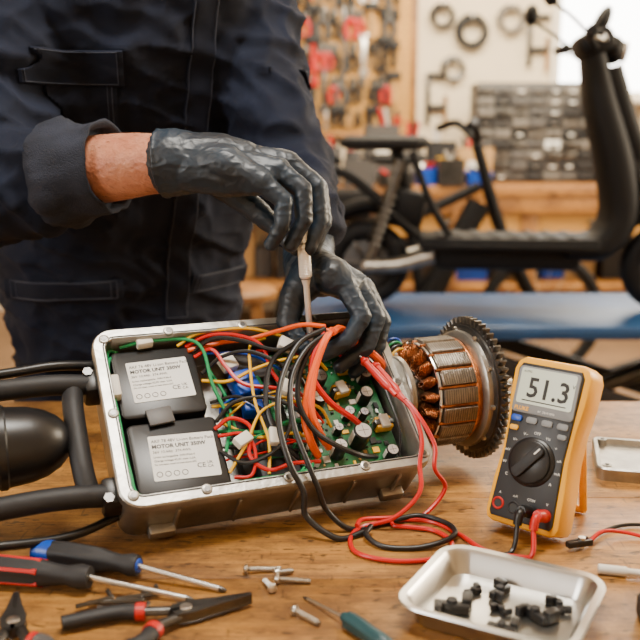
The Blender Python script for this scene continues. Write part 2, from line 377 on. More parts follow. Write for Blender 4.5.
b.box((.19,.030,-.045),(.05,.04,.03),M_blackm,.003); b.box((.19,.19,-.05),(.05,.04,.03),M_gryb,.003); b.box((.18,.1,-.055),(.06,.12,.02),M_blackm,.003)
# thick phase cables gathered in the hand
w([(276,176,42),(258,150,40),(236,112,24),(224,78,8),(226,52,-4),(240,44,-30)],4.8,M_org)
w([(282,178,40),(264,158,44),(244,124,30),(232,84,14),(238,62,0),(256,52,-28)],4.8,M_org)
w([(268,172,44),(246,140,34),(244,118,22),(262,92,8),(290,74,-6),(312,68,-30)],3.8,M_red)
w([(280,172,44),(300,186,30),(322,176,12),(345,158,4),(362,146,-12),(376,138,-34)],5.0,M_org)
w([(272,180,46),(250,196,32),(225,205,12),(190,208,-4),(160,214,-14),(112,206,-14)],3.0,M_org)
w([(270,170,44),(244,150,38),(226,124,26),(218,92,18),(228,58,10),(250,34,8),(280,22,-2),(312,30,-28)],3.3,M_blk)
w([(262,176,40),(232,170,30),(206,160,16),(190,132,8),(184,96,0),(192,60,-10),(214,44,-30)],3.3,M_blk)
b.finish(hs)
b=B('swingarm_and_stem',HM)
b.lathe((-.42,.108,-.030),(1,0,0),[(.045,0),(.047,.10),(.047,.2),(.046,.262),(.0475,.264),(.0475,.272),(.046,.274),(.045,.30),(.0470,.302),(.0470,.309),(.0445,.311),(.042,.335),(.037,.352),(.029,.366),(.019,.375),(.008,.379)],M_black,56)
b.tube([(-.40,.075,.012),(-.26,.078,.016),(-.15,.08,.012)],.006,M_blackm,10,5)
for sg in (-1,1):
    y=.105+sg*.064
    b.tube([(-.004,.105+sg*.074,-.030),(-.05,.105+sg*.074,-.022),(-.10,y+sg*.010,-.022),(-.22,y+sg*.012,-.03),(-.40,y+sg*.010,-.03)],.0125,M_blackm,14,8)
    b.box((-.004,.105+sg*.074,-.034),(.028,.034,.036),M_black,.006)
    b.cyl((-.012,.105+sg*.084,-.018),(-.012,.105+sg*.084,-.014),.006,M_steeld,seg=6)
b.tube([(-.03,.035,-.03),(-.034,.07,-.022),(-.034,.14,-.022),(-.03,.178,-.03)],.012,M_blackm,12,8)
b.tube([(0,.215,-.04),(-.05,.212,-.03),(-.13,.206,-.03),(-.40,.20,-.035)],.006,M_blk,10,8)
b.tube([(0,.02,-.06),(-.06,.0,-.05),(-.16,-.006,-.03),(-.34,-.002,-.02)],.005,M_blk,10,8)
b.finish(hs)
# hub motor (right)
b=B('hub_motor',HM); ay,az=.118,-.034
ax=V((1,0,0)); c0=lambda s:V((s,ay,az))
b.lathe(c0(.370),ax,[(.050,0),(.052,.002),(.052,.008),(.046,.010),(.030,.012),(.030,.030)],M_alu,48)
b.lathe(c0(.405),ax,[(.030,0),(.064,.001),(.067,.003),(.067,.048),(.064,.050),(.030,.051)],M_steeld,72)
NC=18
for i in range(NC):
    a=2*math.pi*(i+.5)/NC; cd=V((0,math.cos(a),math.sin(a)))
    p=c0(.397)+cd*.050
    T=Matrix.Translation(p)@Matrix.Rotation(a,4,'X')
    for k in range(9):
        b.torus((0.008-k*.0021,0,0),(1,0,0),.0030+.0008*min(k,8-k),.0013,M_copper,16,8,1,T=T@Matrix.Diagonal((1,2.6,1,1)))
    b.box((0,0,0),(.014,.018,.006),M_copper,.002,T=T)
    T2=Matrix.Translation(c0(.431)+cd*.0675)@Matrix.Rotation(a,4,'X'); b.box((0,0,0),(.048,.009,.0195),M_lamin,.0016,T=T2)
    for k in range(14): b.box((-.0215+k*.0033,.0046,0),(.0008,.0006,.018),M_steeld,T=T2)
    a2=a+math.pi/NC; cd2=V((0,math.cos(a2),math.sin(a2)))
    b.cyl(c0(.402)+cd2*.0675,c0(.459)+cd2*.0675,.0022,M_copper,seg=8)
b.torus(c0(.404),ax,.0655,.0022,M_steel,60,8)
for k in range(3): b.torus(c0(.457+k*.003),ax,.0685-.002*k,.0026,M_copper,60,8)
b.lathe(c0(.463),ax,[(.040,0),(.074,.001),(.078,.004),(.078,.013),(.072,.015),(.030,.017)],M_alu,72)
n=56; o=[]
for i in range(n*4):
    a=2*math.pi*i/(n*4); r=.0960 if (i%4) in (1,2) else .0880; o.append((r*math.cos(a),r*math.sin(a)))
TG=Matrix.Translation(c0(.478))@Matrix.Rotation(math.pi/2,4,'Y')
b.prism(o,0,.011,M_steeld,.0008,T=TG)
b.lathe(c0(.473),ax,[(.060,0),(.082,.0005),(.085,.002),(.085,.005)],M_steeld,64)
b.lathe(c0(.489),ax,[(.07,0),(.068,.002),(.05,.007),(.03,.010),(.024,.022),(.016,.024)],M_alu,48)
b.cyl(c0(.50),c0(.548),.008,M_steel,seg=20,bev=.001); b.cyl(c0(.520),c0(.528),.014,M_steel,seg=6)
for i in range(10):
    a=2*math.pi*i/10; p=c0(.473)+V((0,math.cos(a),math.sin(a)))*.080; b.cyl(p-ax*.004,p,.003,M_steel,seg=8)
for k,mt in enumerate((M_yel,M_blk,M_grn,M_blu)):
    b.tube([(.366,.150+k*.008,-.02),(.378,.165+k*.007,-.004),(.392,.168+k*.005,-.002),(.398,.160+k*.003,-.016)],.0018,mt,8,6)
b.box((.381,.155,-.014),(.010,.03,.012),M_wht,.002)
b.finish(hs)
# ================================================================ MULTIMETER
MM=frame((.187,.955,TZ+.0152),(.76,-.65,0),(.2301,.269,.935))@Matrix.Scale(.975,4)
b=B('digital_multimeter')
Wm,Hm=.093,.197
out=[(.010,0),(Wm-.010,0),(Wm-.003,.003),(Wm,.010),(Wm-.001,.05),(Wm-.004,.085),(Wm-.003,.12),(Wm+.001,.150),(Wm+.002,.182),(Wm-.002,.192),(Wm-.010,Hm),(.010,Hm),(.002,.192),(-.002,.182),(-.001,.150),(.003,.12),(.004,.085),(.001,.05),(0,.010),(.003,.003)]
b.prism(out,-.042,0,M_myel,.005)
face=[(.010,.007),(Wm-.010,.007),(Wm-.007,.012),(Wm-.010,.085),(Wm-.007,.15),(Wm-.006,.182),(Wm-.010,.189),(.010,.189),(.006,.182),(.007,.15),(.010,.085),(.007,.012)]
b.prism(face,-.006,.0035,M_mgry,.0015)
mx=Wm/2
b.prism(rr(.077,.055,.005,mx,.158),.0025,.0055,M_mbtn,.001)
b.prism(rr(.069,.042,.003,mx,.1625),.005,.0059,M_lcd)
TI=lambda x,y,z=.0062:Matrix.Translation((x,y,z))
b.text('FLUKE',.0064,M_myel,TI(.012,.1335,.0058),bold=.0002); b.text('87  TRUE RMS',.0034,M_label,TI(.042,.134,.0058))
b.text('51.3',.033,M_ink,TI(mx+.003,.150,.0061)@Matrix.Diagonal((.95,1,1,1)),align='CENTER',bold=.0005)
b.text('AUTO',.0036,M_ink,TI(.015,.178,.0061)); b.text('V',.0065,M_ink,TI(.077,.168,.0061))
b.box((mx,.1455,.006),(.055,.0012,.0003),M_ink)
for i in range(4):
    b.prism(rr(.0135,.0075,.003,.0175+i*.0192,.1235),.003,.0062,M_mbtn if i else M_blu,.0008)
for i in range(2): b.prism(rr(.011,.006,.0025,.0165+i*.060,.112),.003,.006,M_myel if i==0 else M_mbtn,.0008)
dc=(mx,.077)
b.lathe((dc[0],dc[1],.003),(0,0,1),[(.0285,0),(.0285,.002),(.0272,.0035),(.0250,.0045),(.0245,.0075),(.023,.0085)],M_black,48)
T=Matrix.Translation((dc[0],dc[1],.0115))@Matrix.Rotation(rad(52),4,'Z')
b.prism(rr(.046,.013,.005),-.001,.006,M_blackm,.0015,T=T); b.box((.017,0,.0064),(.009,.0018,.0006),M_label,T=T)
for i in range(11):
    a=rad(-35+i*25); x=dc[0]+.0335*math.cos(a); y=dc[1]+.0335*math.sin(a)
    b.text(['A','mA','uA','+','Hz','OFF','V~','V=','mV','W','C'][i],.0048,M_label,TI(x,y-.0018,.0037),align='CENTER')
for i,mt in enumerate((M_redp,M_blackm,M_blackm,M_redp)):
    x=.0165+i*.0197; b.torus((x,.022,.0035),(0,0,1),.0062,.0013,mt,24,8); b.cyl((x,.022,.002),(x,.022,.0038),.0048,M_ink,seg=20)
for i,t in enumerate(('A','mA','COM','V')): b.text(t,.0042,M_label,TI(.0165+i*.0197,.0335,.0037),align='CENTER')
b.box((mx,.150,-.046),(.05,.012,.010),M_myel,.002)
sp=V((mx,.150,-.050)); inv=MM.inverted()
fw=MM@V((mx,0,0))+V((.65,.76,0))*.118; fw.z=TZ+.0052; ft=inv@fw; ft.x=mx
for dx in (-.024,.024): b.tube([sp+V((dx,0,0)),(sp+ft)*.5+V((dx,0,0)),ft+V((dx,0,0))],.0048,M_myel,10,3)
b.cyl(ft+V((-.026,0,0)),ft+V((.026,0,0)),.0045,M_myel,seg=12)
for x,mt in ((.0559,M_blk),(.0756,M_redp)):
    b.lathe((x,.022,.004),(0,0,1),[(.0068,0),(.0072,.004),(.0068,.016),(.0055,.018),(.0055,.020)],mt,20)
    b.tube([(x,.022,.020),(x,.018,.026),(x,.006,.026)],.0050,mt,12,5)
b.v=[tuple(MM@V(p)) for p in b.v]
b.finish()
pj1=MM@V((.0559,.008,.026)); pj2=MM@V((.0756,.008,.026))
# ================================================================ TEST LEADS
zt=TZ+.0034
b=B('test_leads')
def HL(x,y,z): return HM@V((x*mm,y*mm,z*mm))
pr=[(HL(322,150,12),HL(336,92,24),M_redp),(HL(336,142,10),HL(346,84,24),M_redp)]
for p0,p1,mt in pr:
    d=(p1-p0).normalized(); b.cyl(p0-d*.016,p0,.0012,M_steel,seg=8)
    Lh=(p1-p0).length
    b.lathe(p0,d,[(.003,0),(.0045,.004),(.0062,.006),(.0062,.008),(.0045,.010),(.0050,.03),(.0052,Lh-.008),(.004,Lh-.002),(.003,Lh)],mt,16)
    b.tube([p1-d*.004,p1+d*.012],.003,mt,8,1)
b.tube([pr[0][1],HL(352,60,26),HL(352,20,22),HL(342,-8,12),V((.115,.968,.80)),V((.085,.955,.775)),V((.048,.955,zt)),V((.034,.925,zt)),V((.040,.890,zt)),V((.075,.872,zt)),V((.115,.874,zt)),V((.140,.892,zt)),V((.145,.920,zt)),V((.130,.946,zt)),V((.105,.955,zt)),V((.085,.960,zt)),V((.09,.975,zt)),V((.13,.970,zt)),V((.158,.935,zt)),V((.180,.895,zt)),V((.215,.880,zt)),(pj2.x-.004,pj2.y-.016,zt+.006),pj2],.0027,M_red,8,8)
b.tube([pr[1][1],HL(356,50,28),HL(366,10,20),HL(362,-14,6),V((.150,1.005,.79)),V((.120,.985,zt)),V((.085,.972,zt+.004)),V((.05,.965,zt+.005)),V((.042,.95,zt+.004))],.0027,M_red,8,8)
b.tube([HL(274,172,44),HL(238,150,42),HL(210,112,34),HL(200,60,26),HL(206,10,16),HL(214,-14,2),V((.008,.950,.786)),V((.035,.950,zt)),V((.075,.965,zt+.001)),V((.115,.978,zt+.004)),V((.145,.958,zt+.004)),V((.152,.932,zt+.004)),V((.136,.910,zt+.004)),V((.105,.902,zt)),V((.070,.905,zt)),V((.052,.925,zt+.004)),V((.058,.945,zt+.006))],.0032,M_blk,10,8)
b.tube([HL(270,176,46),HL(230,158,44),HL(196,110,36),HL(182,60,28),HL(184,12,18),HL(196,-16,2),V((-.015,.935,.785)),V((.02,.925,zt)),V((.050,.94,zt+.001))],.0036,M_blk,10,8)
b.tube([V((.148,.895,zt)),V((.17,.892,zt)),V((.195,.885,zt)),(pj1.x-.006,pj1.y-.012,zt+.004),pj1],.0026,M_blk,8,8)
b.finish()
# ================================================================ TRAY
TT=Matrix.Translation((.172,.768,TZ+.0003))@Matrix.Rotation(rad(-29),4,'Z')
b=B('parts_tray',TT); tw,tl=.154,.134
q=lambda o,r:rr(tw+2*o,tl+2*o,r,n=8)
b.loft([(q(-.014,.012),.0),(q(-.010,.016),.001),(q(-.002,.020),.020),(q(.0,.022),.0235),(q(.006,.027),.0245),(q(.007,.028),.0235),(q(.0075,.0285),.0242),(q(.0065,.0275),.0258),(q(0,.022),.0252),(q(-.003,.020),.022),(q(-.011,.015),.0025),(q(-.015,.011),.0016)],M_tray)
b.finish()
b=B('plastic_clip',TT)
for x,y,a,s in ((-.042,-.022,.3,1.7),(-.012,.030,1.2,1.3),(.030,.004,-.5,1.5),(.010,-.034,.1,1.3),(.046,.032,2,1.1),(-.036,.020,.8,.9),(.0,.0,2.4,.8)):
    T=Matrix.Translation((x,y,.0022))@Matrix.Rotation(a,4,'Z')@Matrix.Diagonal((s,s,s,1))
    b.box((0,0,.003),(.020,.006,.006),M_black,.001,T=T); b.box((.008,.006,.004),(.006,.010,.008),M_black,.001,T=T); b.box((-.007,-.005,.004),(.004,.008,.007),M_black,.001,T=T); b.cyl((0,0,.004),(0,0,.008),.003,M_blackm,seg=12,T=T)
b.finish()
# ================================================================ HAND TOOLS
def screwdriver(name,p0,p1,hl,hr,rh,mcap,mgrip,rs=.003,mmid=None):
    p0=V((p0[0],p0[1],0));p1=V((p1[0],p1[1],0)); d=(p1-p0).normalized(); Lt=(p1-p0).length
    M=frame((p0.x,p0.y,TZ+rh*1.04),d,(-d.y,d.x,0))
    b=B(name,M)
    def fl(x,r,rot,sq=.12,n=36): return [(r*(1+sq*.5*math.cos(6*(2*math.pi*i/n)))*math.cos(2*math.pi*i/n),r*(1+sq*.5*math.cos(6*2*math.pi*i/n))*math.sin(2*math.pi*i/n)) for i in range(n)]
    TR=Matrix.Rotation(math.pi/2,4,'Y')
    b.loft([(fl(0,rh*.55,0,0),0),(fl(0,rh*.85,0,0),.003),(fl(0,rh*.93,0,0),.012),(fl(0,rh*.90,0,0),.024)],mcap,T=TR)
    z=[.022,.028,.040,.055,hl*.62,hl*.74,hl*.84,hl*.93,hl]
    r=[.90,.93,.97,.95,.92,.72,.62,.80,.70]; s=[0,.1,.16,.16,.14,.04,0,0,0]
    b.loft([(fl(0,rh*rr_,0,ss),zz) for zz,rr_,ss in zip(z,r,s)],mgrip,T=TR)
    if mmid:
        for k in range(6):
            a=2*math.pi*(k+.5)/6; b.tube([(.03,rh*.86*math.cos(a),rh*.86*math.sin(a)),(hl*.66,rh*.80*math.cos(a),rh*.80*math.sin(a))],rh*.20,mmid,8,1)
    b.lathe((hl*.93,0,0),(1,0,0),[(rh*.74,0),(rh*.74,.004),(rh*.45,.010)],mcap,24)
    e=V((Lt,0,-rh*1.04+rs+.0005)); st=V((hl,0,0)); b.cyl(st,e,rs,M_steel,seg=14)
    b.lathe(e,(e-st),[(rs,0),(rs*.9,.003),(rs*.3,.008)],M_steeld,12)
    return b.finish()
screwdriver('screwdriver',(-.302,.872),(-.100,.812),.122,0,.0145,M_blu,M_blackm)
screwdriver('screwdriver',(-.375,.838),(-.130,.793),.150,0,.0155,M_redp,M_blackm,mmid=M_redp)
screwdriver('precision_screwdriver',(.060,.700),(-.012,.794),.058,0,.0085,M_teal,M_teal,.0016)
def pliers(name,joint,tip,h1,h2,mr):
    J=V((*joint,TZ+.009)); d=(V((*tip,0))-V((*joint,0))); Lj=d.length; d.normalize()
    M=frame(J,(d.x,d.y,0),(-d.y,d.x,0)); b=B(name,M); inv=M.inverted()
    for sg in (-1,1):
        b.prism([(-.016,-.002*sg),(-.010,.010*sg),(.006,.011*sg),(Lj*.5,.0062*sg),(Lj,.0022*sg),(Lj,.0005*sg),(.012,.0006*sg)][::sg],-.005,.005,M_steeld,.0008)
    for i in range(10): b.box((Lj*.5+i*.003,0,.0045),(.001,.004,.001),M_steel)
    b.cyl((0,0,-.0065),(0,0,.0065),.006,M_steel,seg=20,bev=.001)
    for h in (h1,h2):
        e=inv@V((h[0],h[1],TZ+.009)); sg=1 if e.y>0 else -1
        P=[V((-.008,.006*sg,0)),V((-.03,.014*sg,0)),V((e.x*.55,.5*e.y+.012*sg,0)),V((e.x,e.y,0))]
        b.tube(P[:2]+[P[1]+(P[2]-P[1])*.3],.0055,M_steeld,10,6,flat=.8)
        b.tube([P[1]+(P[2]-P[1])*.2,P[2],P[3]],.0085,mr,12,10,flat=.85,r2=.0075)
        b.tube([P[1]+(P[2]-P[1])*.15,P[1]+(P[2]-P[1])*.42],.0095,M_redp,12,4,flat=.85)
    return b.finish()
pliers('needle_nose_pliers',(-.125,.758),(-.066,.784),(-.235,.738),(-.190,.680),M_blackm)
pliers('slip_joint_pliers',(-.278,.735),(-.292,.785),(-.225,.672),(-.285,.650),M_gryb)
b=B('hex_key')
for (x,y,a,l) in ((-.222,.783,.1,.05),(-.212,.776,-.15,.045),(-.197,.788,.3,.04),(-.232,.773,.5,.035)):
    d=V((math.cos(a),math.sin(a),0)); nrm=V((-d.y,d.x,0)); p=V((x,y,TZ+.003+ (a+.2)*.004))
    b.tube([p,p+d*l*.8,p+d*l,p+d*l+nrm*.004,p+d*l+nrm*.016],.0023,M_steeld,6,5)
b.finish()
b=B('bolts')
for (x,y,a,l) in ((-.058,.852,.12,.036),(-.026,.828,-.02,.033),(-.052,.820,2.0,.022),(-.012,.757,-.7,.030),(-.036,.846,.5,.018)):
    d=V((math.cos(a),math.sin(a),0)); p=V((x,y,TZ+.0052))-d*l/2
    b.cyl(p,p+d*l-V((0,0,.0022)),.0025,M_lamin,seg=10)
    b.lathe(p,-d,[(.0024,-.0015),(.0045,-.001),(.0050,0),(.0042,.0026),(.002,.0038)],M_steel,16)
    for i in range(int(l/.0018)-2): b.torus(p+d*(.003+i*.0018)-V((0,0,.0022*(i*.0018)/l)),d,.0025,.0005,M_steel,10,5)
b.finish()
T=Matrix.Translation((.463,1.150,TZ))@Matrix.Rotation(rad(-14),4,'Z'); b=B('aluminium_cover',T)
b.loft([(rr(.17,.13,.012),0),(rr(.172,.132,.013),.016),(rr(.168,.128,.011),.018),(rr(.158,.118,.008),.018),(rr(.154,.114,.008),.010)],M_alu)
for x in (-.072,.072):
    for y in (-.053,.053): b.cyl((x,y,.010),(x,y,.019),.006,M_alu,seg=16); b.cyl((x,y,.0185),(x,y,.0195),.003,M_ink,seg=12)
b.box((.02,0,.012),(.08,.05,.006),M_alu,.002); b.finish()
b=B('alligator_clip_lead')
c=V((.283,.905,TZ+.006)); d=V((.9,.35,0)).normalized(); T=frame(c,d,(-d.y,d.x,0))
b.box((.0,.003,.002),(.030,.004,.007),M_black,.001,(0,0,.10),T=T); b.box((.0,-.003,.002),(.030,.004,.007),M_black,.001,(0,0,-.10),T=T); b.cyl((.004,0,-.004),(.004,0,.008),.004,M_steel,seg=14,T=T)
b.tube([T@V((.014,0,0)),V((.315,.925,TZ+.012)),V((.345,.935,TZ+.006)),V((.38,.920,zt)),V((.43,.915,zt)),V((.50,.94,zt))],.0022,M_red,8,8)
b.tube([T@V((.014,.003,0)),V((.325,.945,TZ+.004)),V((.360,.962,zt)),V((.42,.955,zt)),V((.50,.98,zt))],.0022,M_blk,8,8)
b.finish()
b=B('nylon_spacer'); d=V((.05,-.012,0)).normalized(); p=V((.287,.850,TZ+.0055))
b.lathe(p,d,[(.003,0),(.005,.001),(.005,.028),(.0035,.030),(.0035,.05),(.002,.051)],M_wht,20); b.finish()
b=B('instrument_case',Matrix.Translation((.346,.712,TZ))@Matrix.Rotation(rad(-8),4,'Z'))
b.prism(rr(.11,.12,.012),0,.022,M_blackm,.004); b.prism(rr(.105,.115,.011),.0222,.036,M_black,.004); b.box((-.052,.0,.022),(.008,.03,.012),M_gryb,.002); b.finish()
# ================================================================ MECHANIC
mech=empty('mechanic',(-.36,1.66,0))
def ell(rx,ry,n=40,p=2.3):
    o=[]
    for i in range(n):
        a=2*math.pi*i/n; c,s=math.cos(a),math.sin(a)
        o.append((rx*math.copysign(abs(c)**(2/p),c),ry*math.copysign(abs(s)**(2/p),s)))
    return o
b=B('coverall')
yaw=rad(28)
rings=[(.80,-.37,1.68,.20,.145),(.92,-.375,1.68,.225,.16),(1.00,-.365,1.655,.232,.165),(1.08,-.350,1.62,.237,.168),(1.2,-.32,1.56,.242,.168),(1.32,-.292,1.50,.245,.162),(1.40,-.275,1.465,.232,.148),(1.45,-.265,1.445,.19,.125),(1.49,-.26,1.43,.12,.10)]
vs=[];fs=[];n=40
for z,x,y,rx,ry in rings:
    for px,py in ell(rx,ry,n): vs.append((x+px*math.cos(yaw)-py*math.sin(yaw),y+px*math.sin(yaw)+py*math.cos(yaw),z))
for k in range(len(rings)-1):
    for i in range(n):
        j=(i+1)%n; fs.append((k*n+i,k*n+j,(k+1)*n+j,(k+1)*n+i))
fs.append(tuple(range(n))[::-1]); fs.append(tuple(range((len(rings)-1)*n,len(rings)*n)))
b.raw(vs,fs,M_navy)
SR=V((-.455,1.365,1.39)); ER=V((-.480,1.245,1.125)); CR=V((-.358,1.200,1.152))
SL=V((-.125,1.515,1.385)); EL=V((-.050,1.43,1.155)); CL=V((-.022,1.285,1.092))
ochain(b,[V((-.33,1.43,1.39)),SR,(SR+ER)/2,ER,(ER*.5+CR*.5),CR],[.105,.098,.088,.082,.076,.062],M_navy)
ochain(b,[V((-.22,1.47,1.385)),SL,(SL+EL)/2,EL,CL],[.10,.088,.078,.068,.050],M_navy)
HRp=V((-.46,1.68,.84)); HLp=V((-.28,1.74,.84))
for h,k,f in ((HRp,V((-.48,1.64,.48)),V((-.49,1.70,.10))),(HLp,V((-.25,1.72,.48)),V((-.24,1.80,.10)))): ochain(b,[h,k,f],[.125,.088,.072],M_navy)
def fold(p):
    w1=noise.noise(V((p.x*9+p.z*7,p.y*9,p.z*14-p.x*6)))
    w2=noise.noise(V((p.x*22-p.z*14,p.y*20,p.z*26+p.x*12)))
    rd=(1-abs(noise.noise(V((p.x*10+4,p.y*8,p.z*17+p.x*8))))*2.2)
    rd=max(0,rd)**2
    r2=max(0,1-abs(noise.noise(V((p.x*19-p.z*9,p.y*14+7,p.z*21+p.x*10))))*2.6)**2
    arm=0
    if p.y<1.34 and p.x<-.24 and p.z<1.3: arm=.008*noise.noise(V((p.x*42+p.z*18,p.y*8,p.z*10)))
    return .013*w1+.006*w2+.012*rd+.005*r2+arm-.006
cov=remesh(b,.0065,3,fold,mech)
bm=bmesh.new(); bm.from_mesh(cov.data); bvh=BVHTree.FromBMesh(bm); bm.free()
fdir=V((math.sin(yaw),-math.cos(yaw),0)); ldir=V((math.cos(yaw),math.sin(yaw),0)); up=V((0,0,1))
def surf(p,nd):
    h,nn,i,dd=bvh.ray_cast(p+nd*.21,-nd,.8)
    return h if h is not None else p
def patch(b,c,u,v,poly_w,poly_h,nd,off,mt,nx=30,ny=30,taper=0,st=(.05,.10)):
    vs=[];fs=[]
    H=[[0]*(nx+1) for _ in range(ny+1)]
    for j in range(ny+1):
        for i in range(nx+1):
            p=c+u*((i/nx-.5)*poly_w)+v*((j/ny-.5)*poly_h); H[j][i]=(surf(p,nd)-p).dot(nd)
    for _ in range(3):
        G=[r[:] for r in H]
        for j in range(ny+1):
            for i in range(nx+1):
                s_=0;k_=0
                for dj in (-1,0,1):
                    for di in (-1,0,1):
                        if 0<=j+dj<=ny and 0<=i+di<=nx: s_+=G[j+dj][i+di];k_+=1
                H[j][i]=s_/k_
    def pos(fx,fy,o):
        a=max(0,min(nx-1e-6,fx*nx)); c2=max(0,min(ny-1e-6,fy*ny)); i=int(a);j=int(c2);ta=a-i;tc=c2-j
        h=(H[j][i]*(1-ta)+H[j][i+1]*ta)*(1-tc)+(H[j+1][i]*(1-ta)+H[j+1][i+1]*ta)*tc
        return c+u*((fx-.5)*poly_w)+v*((fy-.5)*poly_h)+nd*(h+o)
    for j in range(ny+1):
        for i in range(nx+1):
            e=min(i,nx-i,j,ny-j); vs.append(pos(i/nx,j/ny,off if e>0 else off*.7))
    for j in range(ny):
        for i in range(nx): a=j*(nx+1)+i; fs.append((a,a+1,a+nx+2,a+nx+1))
    loop=[i for i in range(nx+1)]+[(j*(nx+1)+nx) for j in range(1,ny+1)]+[ny*(nx+1)+i for i in range(nx-1,-1,-1)]+[j*(nx+1) for j in range(ny-1,0,-1)]
    base=len(vs)
    for k in loop: vs.append(vs[k]-nd*(off+.008))
    m=len(loop)
    for k in range(m): a,bq=loop[k],loop[(k+1)%m]; fs.append((bq,a,base+k,base+(k+1)%m))
    b.raw(vs,fs,mt)
    for ins in st:
        pts=[]
        N_=16
        for (i,j) in [(t/N_,0) for t in range(N_+1)]+[(1,t/N_) for t in range(1,N_+1)]+[(1-t/N_,1) for t in range(1,N_+1)]+[(0,1-t/N_) for t in range(1,N_+1)]:
            pts.append(pos(ins+(1-2*ins)*i,ins+(1-2*ins)*j,off+.0004))
        b.tube(pts,.0006,M_stitch,5,1)
def tor(s,z):
    import bisect
    zs=[r[0] for r in rings]; k=max(1,min(len(zs)-1,bisect.bisect(zs,z))); t=(z-zs[k-1])/(zs[k]-zs[k-1])
    x=rings[k-1][1]*(1-t)+rings[k][1]*t; y=rings[k-1][2]*(1-t)+rings[k][2]*t
    return V((x,y,z))+ldir*s
b=B('pockets_and_placket')
nL=(fdir*.92-ldir*.3).normalized(); nR=(fdir*.92+ldir*.3).normalized()
uL=nL.cross(up)*-1; uR=nR.cross(up)*-1
patch(b,tor(-.092,1.245),uL,up,.130,.12,nL,.0060,M_navy)
patch(b,tor(-.092,1.300),uL,up,.138,.048,nL,.0110,M_navy,st=(.06,))
patch(b,tor(.118,1.235),uR,up,.088,.115,nR,.0060,M_navy)
patch(b,tor(.118,1.288),uR,up,.094,.040,nR,.0110,M_navy,st=(.06,))
v0=tor(.048,.88); v1=tor(.048,1.18); v2=tor(.048,1.43)
patch(b,(v0+v1)/2,ldir,(v1-v0).normalized(),.040,(v1-v0).length,fdir,.005,M_navy,10,50,st=(.03,))
patch(b,(v1+v2)/2,ldir,(v2-v1).normalized(),.040,(v2-v1).length,fdir,.005,M_navy,10,50,st=(.03,))
patch(b,tor(-.10,.95),uL,up,.20,.035,nL,.006,M_navy,24,8); patch(b,tor(.10,.95),uR,up,.16,.035,nR,.006,M_navy,24,8)
p=surf(tor(.095,1.195),nR)+nR*.0075
b.box(p,(.022,.0016,.018),M_gryb,.0005,(0,0,yaw+.3))
b.text('C',.014,M_yel,frame(p+nR*.0013-uR*.004-up*.005,uR,up))
b.finish(mech)
b=B('collar'); cc=V((-.262,1.425,1.455))
for sg in (-1,1):
    pts=[cc+fdir*(.098)+ldir*sg*.014-up*.012,cc+fdir*.07+ldir*sg*.062+up*.012,cc+ldir*sg*.085+up*.035,cc-fdir*.07+ldir*sg*.05+up*.05,cc-fdir*.085+up*.052]
    b.tube(pts,.022,M_navy2,14,8,flat=.45)
b.finish(mech)
def cuff(name,p0,p1,r0,r1,mt,seg=64):
    b=B(name); ax=(p1-p0); Lh=ax.length
    prof=[(r0*.8,0),(r0,.002),(r0*1.03,Lh*.15),(r0*1.02,Lh*.3),(r0*.4+r1*.6,Lh*.45),(r1*1.0,Lh*.6),(r1*1.01,Lh*.8),(r1*1.02,Lh-.004),(r1*1.01,Lh-.001),(r1*.96,Lh),(r1*.90,Lh-.004),(r1*.88,Lh-.02),(r1*.6,Lh-.022)]
    b.lathe(p0,ax,prof,mt,seg)
    nv=[]
    for p in b.v:
        p=V(p); d=p-p0; a=ax.normalized(); rv=d-a*d.dot(a)
        k=1+.09*noise.noise(p*28)+.06*noise.noise(p*60)+.03*noise.noise(p*120); nv.append(tuple(p0+a*d.dot(a)+rv*k+a*.006*noise.noise(p*16)))
    b.v=nv
    return b.finish(mech,80)
cuff('cuff',V((-.352,1.198,1.152)),V((-.272,1.169,1.166)),.070,.059,M_navy2)
cuff('cuff',CL+(EL-CL).normalized()*.03,CL-(EL-CL).normalized()*.022,.054,.050,M_navy)
b=B('forearm'); WR=V((-.198,1.138,1.1715))
ochain(b,[V((-.36,1.20,1.155)),V((-.28,1.172,1.163)),V((-.23,1.152,1.169)),WR],[.046,.044,.0405,.037],M_skin)
def skd(p): return .0012*noise.noise(V((p.x*22,p.y*50,p.z*50)))+.0003*noise.noise(p*200)
fa=remesh(b,.0025,6,skd,mech)
b=B('arm_hair'); rh=random.Random(5); fv=[v for v in fa.data.vertices if -.29<v.co.x<-.205 and v.normal.y<.35]
for i in range(260):
    v=rh.choice(fv); p=v.co; n_=v.normal; t=V((1,-.3,-.5+rh.uniform(-.4,.4))); t=(t-n_*t.dot(n_)).normalized(); l=rh.uniform(.004,.008)
    b.tube([p-n_*.0003,p+t*l*.5+n_*.0012,p+t*l+n_*.0010],.00009,M_hair,4,2)
b.finish(mech)
# gloves
def gdisp(p):
    r1=max(0,1-abs(noise.noise(V((p.x*30,p.y*46,p.z*52))))*3.5); r1=r1*r1*(3-2*r1)
    r2=max(0,1-abs(noise.noise(V((p.x*75+3,p.y*60,p.z*95))))*3.2); r2=r2*r2*(3-2*r2)
    return .0006*noise.noise(p*30)+.0007*r1+.00045*r2
U=1.2486*mm
GR=Matrix.Translation(V((-.1723,1.127,1.173)))@frame((0,0,0),(1,0,0),(0,.1985,.98))@Matrix.Scale(U,4)
b=B('glove_right')
ochain(b,[(-10,1,-7),(6,0,-6),(35,2,-6),(60,2,-6)],[33.5,30.5,27.5,21],M_glove,GR)
b.lathe(GR@V((-22,0,-9)),(GR@V((-8,1,-7)))-(GR@V((-22,0,-9))),[(.030,0),(.0420,0),(.0424,.004),(.0418,.022),(.036,.026)],M_glove,40)
b.torus(GR@V((-21,0,-9)),(GR@V((-8,1,-7)))-(GR@V((-21,0,-9))),.0418,.0022,M_glove,48,8)
